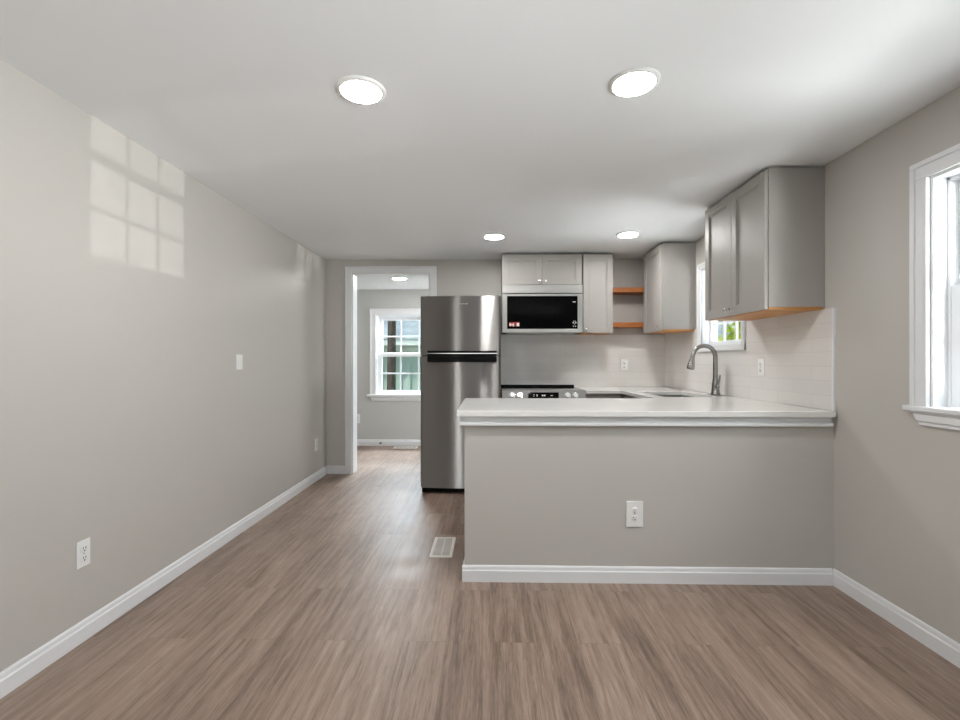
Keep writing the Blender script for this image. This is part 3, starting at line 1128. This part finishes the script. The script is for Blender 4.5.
def outlet(c, n, w_, h_, label, switch=False):
    """c on the wall face; n = unit normal into the room, '-Y' '-X' '+X'"""
    cx_, cy_, cz_ = c
    root = thing('light_switch' if switch else 'outlet', (cx_, cy_, cz_ - h_ / 2), label, 'light switch' if switch else 'outlet', None if switch else 'white duplex wall outlets')

    def P(u, s, d):    # across, up, out
        if n == '-Y':
            return Vector((cx_ + u, cy_ - d, cz_ + s))
        if n == '-X':
            return Vector((cx_ - d, cy_ - u, cz_ + s))
        return Vector((cx_ + d, cy_ + u, cz_ + s))

    def B(mb, u0, u1, s0, s1, d0, d1, bev=0.0, mi=0):
        a, b = P(u0, s0, d0), P(u1, s1, d1)
        mb.box(min(a.x, b.x), max(a.x, b.x), min(a.y, b.y), max(a.y, b.y), min(a.z, b.z), max(a.z, b.z), bev, mi)
    mb = MB()
    B(mb, -w_ / 2, w_ / 2, -h_ / 2, h_ / 2, .0003, .006, .0022)
    mb.obj('cover_plate', 'white', root)
    ax = {'-Y': '-Y', '-X': '-X', '+X': 'X'}[n]
    if switch:
        mb = MB()
        B(mb, -.006, .006, -.013, .013, .0061, .0075)
        B(mb, -.004, .004, -.002, .010, .0075, .016, .0015)
        mb.obj('toggle', 'white', root)
        for s in (-.03, .03):
            MB().lathe(P(0, s, .006), [(.0032, 0), (.0032, .001), (.001, .0016)], ax, 12).obj('screw', 'white', root)
        return root
    for s in (-.0205, .0205):
        r = MB()
        r.lathe(P(0, s, .0061), [(.0172, 0), (.0172, .0022), (.016, .003), (0, .003)], ax, 28)
        ro = r.obj('receptacle', 'white', root)
        sl = MB()
        B(sl, -.0075, -.0045, s - .001, s + .008, .0091, .0094)
        B(sl, .0045, .0075, s - .001, s + .008, .0091, .0094)
        sl.lathe(P(0, s - .008, .0091), [(.0032, 0), (.0032, .0004)], ax, 12)
        sl.obj('slots', 'slot', ro)
    mb = MB()
    mb.lathe(P(0, 0, .006), [(.0032, 0), (.0032, .001), (.001, .0016)], ax, 12)
    mb.obj('screw', 'steel_plain', root)
    return root


outlet((.784, HW, .373), '-Y', .090, .140, 'white outlet on the face of the half wall')
outlet((WL, 1.963, .375), '+X', .066, .114, 'white outlet low on the left wall nearest the viewer')
outlet((WL, 4.648, .362), '+X', .075, .120, 'white outlet low on the left wall close to the doorway')
outlet((WL, 3.210, 1.196), '+X', .074, .105, 'white toggle light switch halfway up the left wall', True)
outlet((1.416, WB - .008, 1.165), '-Y', .072, .114, 'white outlet on the tiled back wall under the shelves')
outlet((TX, 3.196, 1.160), '-X', .072, .114, 'white outlet on the tiled right wall below the large cabinet')
outlet((-1.893, FAR, .385), '-Y', .075, .13, 'white outlet in the far room half hidden by the door jamb')

# ------------------------------------------------------------------ floor registers, door stop


def register(x0, x1, y0, y1, label, along):
    root = thing('floor_register', ((x0 + x1) / 2, (y0 + y1) / 2, 0), label, 'floor vent', 'white metal floor registers')
    f = .020
    mb = MB()
    mb.box(x0, x0 + f, y0, y1, .0003, .006, .002)
    mb.box(x1 - f, x1, y0, y1, .0003, .006, .002)
    mb.box(x0 + f, x1 - f, y0, y0 + f, .0003, .006, .002)
    mb.box(x0 + f, x1 - f, y1 - f, y1, .0003, .006, .002)
    mb.obj('frame', 'register', root)
    MB().box(x0 + f, x1 - f, y0 + f, y1 - f, .0003, .001).obj('damper', 'side', root)
    mb = MB()
    if along == 'Y':
        n = 16
        for k in range(n):
            y = y0 + f + (y1 - y0 - 2 * f) * (k + .5) / n
            mb.box(x0 + f, x1 - f, y - .0045, y + .0045, .0022, .0045, .0006)
        xm = (x0 + x1) / 2
        mb.box(xm - .004, xm + .004, y0 + f, y1 - f, .0012, .0030)
    else:
        n = 16
        for k in range(n):
            x = x0 + f + (x1 - x0 - 2 * f) * (k + .5) / n
            mb.box(x - .0045, x + .0045, y0 + f, y1 - f, .0022, .0045, .0006)
    mb.obj('louver', 'register', root)
    return root


register(-.374, -.231, 2.835, 3.157, 'white floor register in the plank floor left of the half wall', 'Y')
register(-1.340, -1.010, 6.375, 6.520, 'white floor register under the far room window', 'X')
ds = thing('door_stop', (-1.55, FAR - .0135, .045), 'small dark door stop on the far room baseboard', 'door stop')
MB().lathe((-1.55, FAR - .0135, .045), [(.012, 0), (.012, .004), (.006, .006), (.006, .05)], '-Y', 16).obj('rod', 'nickel', ds)
MB().lathe((-1.55, FAR - .0640, .045), [(.011, 0), (.011, .012), (.008, .016)], '-Y', 16).obj('rubber_tip', 'black', ds)

# ------------------------------------------------------------------ outside
GZ = -0.75
struct('ground', MB().slab([-14, WRO + .02, 12, 22], [-14, FAR + .2, 30], lambda x, y: y > FAR + .2 or WRO < x < 12, GZ - .1, GZ), 'grass', 'lawn outside the windows', 'ground')
sh = thing('outbuilding', (.4, 13.4, GZ), 'pale teal outbuilding with vertical siding outside the far window', 'building')
mb = MB()
mb.box(-6, 5.95, 12.0, 15.0, GZ, 1.72)
x = -5.9
while x < 5.9:
    mb.box(x, x + .10, 11.965, 12.0, GZ, 1.60, .004)
    x += .25
mb.obj('siding_wall', 'siding', sh)
mb = MB()
mb.box(-6.3, 6.2, 11.55, 11.60, 1.60, 1.76)
mb.box(-6.0, 5.95, 11.94, 11.999, 1.46, 1.60)
mb.obj('fascia', 'eave', sh)
x = -6.1
while x < 6.1:
    MB().box(x, x + .07, 11.60, 12.02, 1.62, 1.75).obj('rafter_tail', 'eave', sh)
    x += .45
mb = MB()
mb.prism([(0, 1.765), (2.0, 2.95), (4.0, 1.765), (3.9, 1.74), (2.0, 2.86), (.1, 1.74)], (-6.3, 11.52, 0), 'X', 12.5, 1)
mb.obj('roof', 'roofing', sh)


def tree(x, y, h, rad, n, label, trunk_r, crown_z, lean=0, leaf=.10):
    t = thing('tree', (x, y, GZ), label, 'tree')
    MB().tube([(x, y, GZ - .02), (x + lean * .3, y, GZ + h * .35), (x + lean * .6, y, GZ + h * .65), (x + lean, y, GZ + h)], [trunk_r * 1.15, trunk_r, trunk_r * .9, trunk_r * .5], 14).obj('trunk', 'bark', t)
    if n:
        bm = bmesh.new()
        cl = [(random.gauss(0, .45), random.gauss(0, .45), random.uniform(-.8, .9)) for _ in range(26)]
        for k in range(n):
            a = random.choice(cl)
            c = Vector((x + lean + rad * a[0] + random.gauss(0, .22) * rad, y + rad * a[1] + random.gauss(0, .22) * rad, crown_z + rad * 1.1 * a[2] + random.gauss(0, .22) * rad))
            if c.z < GZ + .1:
                continue
            u = Vector((random.gauss(0, 1), random.gauss(0, 1), random.gauss(0, 1))).normalized()
            v = u.orthogonal().normalized()
            s = leaf * random.uniform(.6, 1.2)
            bm.faces.new([bm.verts.new(c + s * (u * p + v * q)) for p, q in ((-1, 0), (-.1, -.5), (1, 0), (-.1, .5))])
        mb = MB()
        mb._add(bm)
        mb.obj('foliage', 'leaf', t)
    return t


tree(-1.93, 9.0, 5.5, 1.0, 0, 'dark tree trunk outside the far room window', .085, 0, .05)
tree(4.56, 7.9, 3.0, .95, 4600, 'sunlit yellow-green leafy tree outside the kitchen window', .10, 1.9, 0, .07)
